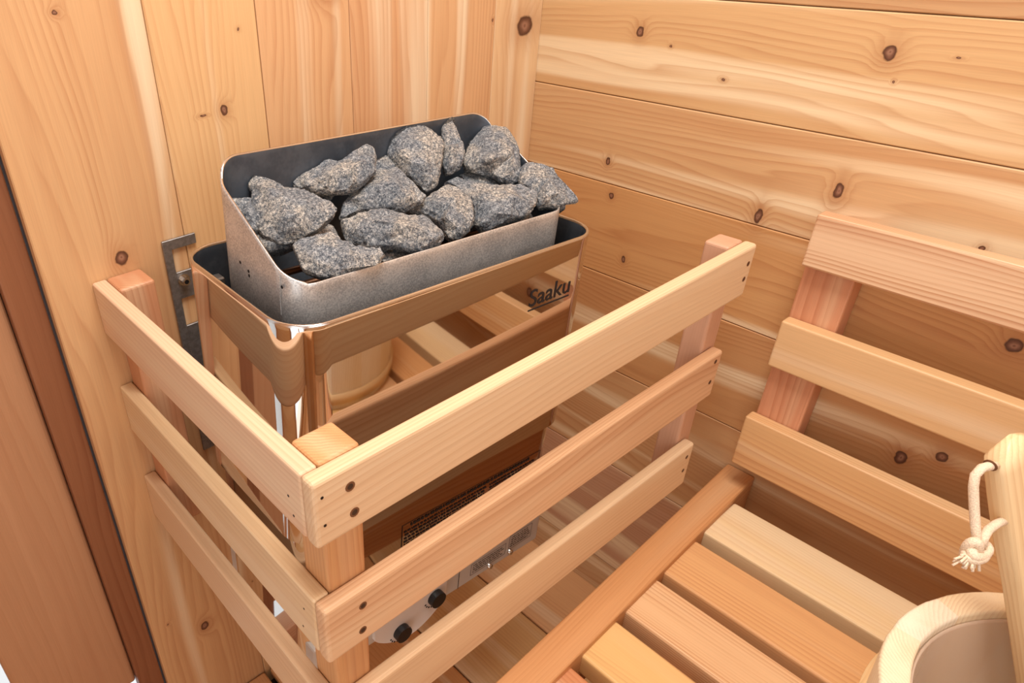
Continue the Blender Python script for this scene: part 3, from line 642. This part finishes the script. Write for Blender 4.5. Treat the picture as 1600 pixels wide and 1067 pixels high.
FL_ = ['small dark stone in the low gap right behind the flat pale front left slab', 'dark stone underneath between the big wedge stone and the oblong stone', 'dark stone underneath the peaked blue-grey middle stone',
       'dark stone underneath the squat pale-topped front stone', 'dark stone underneath the broad flat-topped front right stone', 'dark stone underneath the overhanging wedge stone at the right end', 'dark stone low against the left tray side, under the half-hidden one']
for i, (x_, y_, z_) in enumerate(fill):
    o = mesh_obj('sauna_stone', blob(.032, .026, .020, i + 2), [M_stone]); o.location = RH @ (Vector((x_, y_, z_)) - P0) + P0
    for p in o.data.polygons: p.use_smooth = True
    o.rotation_euler = (0, 0, i * 1.1)
    tag(o, FL_[i], 'stone', 'stones of the bottom layer in the tray')

# ------------------------------------------------------------------ bench
bench = empty('sauna_bench', (-.30, -1.0, FLOOR), 'slatted cedar bench along the right wall with a broad side beam', 'bench')
B0 = bench.location
SK = .0457
def sk(p): return Vector((p.x, p.y + p.x * SK, p.z))
bm = newbm(); board(bm, (-.66, -.5475, -.535), (-.001, -.4995, -.445), 0, (218, 150, 92), 0.0035, 3, skew=sk, seed=610)
mesh_obj('side_beam', bm, M_cedar, bench, False, B0)
sl = [(-.168, -.070, -.5530, (248, 214, 164), M_pale, 621), (-.287, -.194, -.5570, (236, 176, 116), M_cedar, 622), (-.390, -.306, -.5615, (240, 190, 140), M_bold, 623), (-.494, -.413, -.5660, (240, 188, 118), M_bold, 624), (-.600, -.518, -.5705, (216, 138, 88), M_cedar, 625)]
for x0, x1, ye, ti, mm, se in sl:
    bm = newbm(); board(bm, (x0, -1.75, -.495), (x1, ye + .002, -.457), 1, ti, 0.004, 3, seed=se)
    mesh_obj('seat_slat', bm, mm, bench, False, B0)
for y0 in (-.62, -1.15, -1.68):
    bm = newbm(); board(bm, (-.60, y0 - .045, -.585), (-.07, y0, -.4955), 0, (196, 124, 80), 0.003, seed=630)
    mesh_obj('cross_support', bm, M_cedar, bench, False, B0)
bm = newbm(); board(bm, (-.640, -1.75, -.535), (-.602, -.585, -.455), 1, (222, 156, 100), 0.003, 2, seed=640); mesh_obj('front_beam', bm, M_cedar, bench, False, B0)
for y0 in (-.63, -1.70):
    for x0 in (-.60, -.12):
        bm = newbm(); board(bm, (x0, y0 - .05, FLOOR), (x0 + .045, y0 - .012, -.586), 2, (206, 136, 88), 0.003); mesh_obj('leg', bm, M_cedar, bench, False, B0)
# ------------------------------------------------------------------ backrest
back = empty('backrest', (-.02, -1.0, -.39), 'cedar backrest of three wide horizontal slats fixed to the right wall', 'backrest')
K0 = back.location
for y0 in (-.592, -1.40):
    bm = newbm(); board(bm, (-.0375, y0, -.392), (-.0005, y0 + .064, .012), 2, (220, 148, 108), 0.003, 2, seed=700)
    mesh_obj('upright', bm, M_cedar, back, False, K0)
for (z0, z1, ye, ti, mm, se) in ((-.0404, .0332, -.530, (240, 198, 158), M_bold, 711), (-.2020, -.1262, -.529, (232, 184, 130), M_pale, 712), (-.3940, -.2995, -.5225, (230, 176, 118), M_cedar, 713)):
    bm = newbm(); board(bm, (-.0600, -1.75, z0), (-.0380, ye, z1), 1, ti, 0.003, 3, seed=se)
    mesh_obj('back_slat', bm, mm, back, False, K0)

# ------------------------------------------------------------------ bucket and ladle
BC = Vector((-.413, -.998, -.4565)); RIM = -.20
bucket = empty('sauna_bucket', BC, 'pale pine stave bucket with a smooth liner on the bench slats', 'bucket')
bm = newbm(); g_ = bm.verts.layers.float_vector['gc']; t_ = bm.verts.layers.float_color['tint']; pcl = bm.verts.layers.float_vector['pc']
NS = 16
for s_ in range(NS):
    a0 = 2 * math.pi * s_ / NS; a1 = 2 * math.pi * (s_ + 1) / NS; off = Vector((s_ * 3.7, s_ * 1.9, 0)); ti = lin([(253, 234, 200), (254, 238, 208), (252, 230, 192), (255, 242, 216)][s_ % 4])
    m_ = 5; prof_ = [(.156, -.4565), (.1742, RIM - .004), (.1735, RIM - .001), (.1715, RIM), (.1520, RIM), (.1500, RIM - .001), (.1492, RIM - .004), (.138, -.44)]
    cols = []
    for j in range(m_ + 1):
        a = a0 + (a1 - a0) * (j / m_); eps = .0006 if j in (0, m_) else 0
        col_ = []
        for (r_, z_) in prof_:
            rr = r_ - eps * (1 if r_ > .151 else -1)
            p = Vector((BC.x + math.cos(a) * rr, BC.y + math.sin(a) * rr, z_)); v_ = bm.verts.new(p)
            v_[g_] = Vector((z_, (a - a0) * .17, r_)) + off; v_[t_] = ti; v_[pcl] = Vector((99, 99, 0)); col_.append(v_)
        cols.append(col_)
    for j in range(m_):
        for q_ in range(len(prof_) - 1):
            f = bm.faces.new((cols[j][q_], cols[j + 1][q_], cols[j + 1][q_ + 1], cols[j][q_ + 1])); f.smooth = True
bmesh.ops.recalc_face_normals(bm, faces=bm.faces)
mesh_obj('staves', bm, M_pine, bucket, False, BC)
def lathe(bm, prof_, c, seg=96, mat=0):
    rings = [[(c.x + math.cos(2 * math.pi * i / seg) * r_, c.y + math.sin(2 * math.pi * i / seg) * r_, z_) for i in range(seg)] for r_, z_ in prof_]
    return loft(bm, rings, True)
bm = bmesh.new(); v = lathe(bm, [(.1486, RIM - .012), (.1480, RIM - .009), (.1466, RIM - .0085), (.1455, RIM - .012), (.134, -.40), (.128, -.432), (.11, -.444)], BC); bm.faces.new(v[-1])
bmesh.ops.recalc_face_normals(bm, faces=bm.faces)
M_liner = plain('translucent plastic liner', (232, 206, 184), 0.14, 0.0, 0.6, Alpha=0.5)
mesh_obj('liner', bm, [M_liner], bucket, False, BC)
for zz, rr in ((-.43, .1600), (-.27, .1706)):
    bm = newbm(); vv = lathe(bm, [(rr, zz - .012), (rr + .003, zz - .012), (rr + .0045, zz + .012), (rr - .001, zz + .012)], BC)
    for v_ in bm.verts: v_[g_ if False else bm.verts.layers.float_vector['gc']] = v_.co.copy(); v_[bm.verts.layers.float_color['tint']] = lin((240, 200, 146)); v_[bm.verts.layers.float_vector['pc']] = Vector((99, 99, 0))
    mesh_obj('hoop', bm, M_pine, bucket, False, BC)
bm = bmesh.new(); v = lathe(bm, [(.155, -.4563), (.155, -.450)], BC); bm.faces.new(v[0][::-1]); bm.faces.new(v[1]); mesh_obj('base', bm, [M_liner], bucket, False, BC)
# ladle: flat pine handle leaning out of the bucket, cord through its end
LT = Vector((-.3655, -.8250, .0050)); LB = Vector((-.2900, -.9950, -.4050))
ladle = empty('ladle', LB, 'pine ladle leaning in the bucket, cord loop knotted through the handle tip', 'ladle')
ax = (LB - LT).normalized(); side = Vector((RT[0][0], RT[1][0], RT[2][0])); side = (Vector((.93, -.30, 0)) - ax * Vector((.93, -.30, 0)).dot(ax)).normalized(); nr = ax.cross(side)
bm = newbm(); gL = bm.verts.layers.float_vector['gc']; tL = bm.verts.layers.float_color['tint']; pL = bm.verts.layers.float_vector['pc']
L_ = (LB - LT).length; rings = []
for i in range(41):
    t = i / 40; s = t * L_
    w = .0235 + .003 * math.sin(min(1, t * 3) * math.pi) - .006 * t
    if s < .022: w *= math.sqrt(max(.02, 1 - ((.022 - s) / .022) ** 2.6))
    th = .0105 * (math.sqrt(max(.05, 1 - ((.010 - s) / .010) ** 2)) if s < .010 else 1)
    row = []
    for j in range(20):
        a = 2 * math.pi * j / 20; cx2 = math.copysign(abs(math.cos(a)) ** .45, math.cos(a)); sy2 = math.copysign(abs(math.sin(a)) ** .45, math.sin(a))
        p = LT + ax * s + side * (w * cx2) + nr * (th * sy2); v_ = bm.verts.new(p)
        v_[gL] = Vector((s, w * cx2, th * sy2)) + Vector((4.4, 2.0, 1)); v_[tL] = lin((252, 218, 168)); v_[pL] = Vector((99, 99, 0)); row.append(v_)
    rings.append(row)
for a, b in zip(rings, rings[1:]):
    for j in range(20):
        f = bm.faces.new((a[j], a[(j + 1) % 20], b[(j + 1) % 20], b[j])); f.smooth = True
bm.faces.new(rings[0][::-1]); bm.faces.new(rings[-1]); bmesh.ops.recalc_face_normals(bm, faces=bm.faces)
mesh_obj('handle', bm, M_pine, ladle, False, LB)
bm = newbm(); cc = LB + Vector((-.045, 0, -.002))
vv = lathe(bm, [(.001, cc.z - .018), (.030, cc.z - .016), (.042, cc.z + .006), (.044, cc.z + .022), (.040, cc.z + .022), (.036, cc.z + .004), (.001, cc.z - .010)], cc, 32)
for v_ in bm.verts: v_[bm.verts.layers.float_vector['gc']] = v_.co.copy(); v_[bm.verts.layers.float_color['tint']] = lin((246, 214, 168)); v_[bm.verts.layers.float_vector['pc']] = Vector((99, 99, 0))
mesh_obj('bowl', bm, M_pine, ladle, False, LB)
# cord
CORD = json.loads('{"s1":[[-0.3838,-0.8272,-0.0146],[-0.3949,-0.8245,-0.0108],[-0.4037,-0.8215,-0.0099],[-0.4098,-0.8206,-0.0145],[-0.4112,-0.8233,-0.0244],[-0.4131,-0.8299,-0.0397],[-0.4148,-0.8369,-0.0551],[-0.4187,-0.8429,-0.0662],[-0.42,-0.846,-0.0711]],"s2":[[-0.3734,-0.8505,-0.0658],[-0.3882,-0.8468,-0.0642],[-0.4015,-0.845,-0.0636],[-0.4132,-0.8454,-0.0642],[-0.4167,-0.8471,-0.0695]],"k1":[[-0.4224,-0.8471,-0.0748],[-0.4218,-0.847,-0.0785],[-0.4216,-0.8465,-0.0816],[-0.4218,-0.8456,-0.0836],[-0.4224,-0.8445,-0.0842],[-0.4233,-0.8433,-0.0835],[-0.4243,-0.8421,-0.0815],[-0.4254,-0.8411,-0.0784],[-0.4265,-0.8404,-0.0746],[-0.4273,-0.8401,-0.0707],[-0.4279,-0.8402,-0.0669],[-0.4281,-0.8407,-0.0639],[-0.428,-0.8416,-0.062],[-0.4274,-0.8427,-0.0613],[-0.4266,-0.8439,-0.062],[-0.4255,-0.8451,-0.064],[-0.4244,-0.8461,-0.0671],[-0.4233,-0.8468,-0.0708],[-0.4224,-0.8471,-0.0748]],"k2":[[-0.4065,-0.8505,-0.076],[-0.4084,-0.8515,-0.0764],[-0.4117,-0.852,-0.0765],[-0.4159,-0.852,-0.0761],[-0.4205,-0.8516,-0.0753],[-0.425,-0.8506,-0.0742],[-0.4288,-0.8494,-0.073],[-0.4314,-0.8479,-0.0717],[-0.4327,-0.8465,-0.0707],[-0.4323,-0.8452,-0.0699],[-0.4304,-0.8442,-0.0695],[-0.4272,-0.8437,-0.0695],[-0.423,-0.8436,-0.0699],[-0.4184,-0.8441,-0.0706],[-0.414,-0.845,-0.0717],[-0.4101,-0.8463,-0.0729],[-0.4074,-0.8477,-0.0741],[-0.4062,-0.8492,-0.0752],[-0.4065,-0.8505,-0.076]],"k3":[[-0.4151,-0.8511,-0.0766],[-0.4165,-0.8517,-0.0765],[-0.4183,-0.8521,-0.0764],[-0.4203,-0.8523,-0.0762],[-0.4224,-0.8522,-0.0759],[-0.4246,-0.8519,-0.0757],[-0.4267,-0.8513,-0.0754],[-0.4287,-0.8506,-0.0752],[-0.4305,-0.8497,-0.0749],[-0.4319,-0.8486,-0.0747],[-0.433,-0.8475,-0.0745],[-0.4336,-0.8463,-0.0744],[-0.4337,-0.8452,-0.0743],[-0.4335,-0.8441,-0.0743],[-0.4327,-0.8432,-0.0743],[-0.4316,-0.8424,-0.0744],[-0.4301,-0.8418,-0.0745],[-0.4282,-0.8415,-0.0746],[-0.4262,-0.8413,-0.0748]],"t1":[[-0.4252,-0.844,-0.0736],[-0.4332,-0.8432,-0.0746],[-0.4404,-0.8424,-0.0748],[-0.4426,-0.8417,-0.076]],"t2":[[-0.4235,-0.8468,-0.0755],[-0.431,-0.8471,-0.0774],[-0.4365,-0.8483,-0.0785]],"t3":[[-0.4222,-0.8486,-0.0764],[-0.4253,-0.8505,-0.0817]]}')
bm = bmesh.new()
for kk, rr in (('s1', .0036), ('s2', .0036), ('k1', .0040), ('k2', .0040), ('k3', .0038)): tube(bm, CORD[kk], rr, 12)
cord = mesh_obj('cord', bm, [M_rope], ladle, False, LB)
bm = bmesh.new(); rn = random.Random(5)
for kk in ('t1', 't2', 't3'):
    for j in range(9):
        P_ = [Vector(p) for p in CORD[kk]]; e = Vector((rn.uniform(-1, 1), rn.uniform(-1, 1), rn.uniform(-1, 1))) * .0045
        P_ = [p + e * (.35 + .65 * i / (len(P_) - 1)) for i, p in enumerate(P_)]
        tube(bm, P_, .0011, 6)
mesh_obj('frayed_end', bm, [M_rope], cord, False, LB)
bm = bmesh.new(); hp = Vector(CORD['s1'][1]); disc(bm, hp + side * .001, -side, .0052, .0003, 14)
mesh_obj('cord_hole', bm, [M_hole], ladle, False, LB)
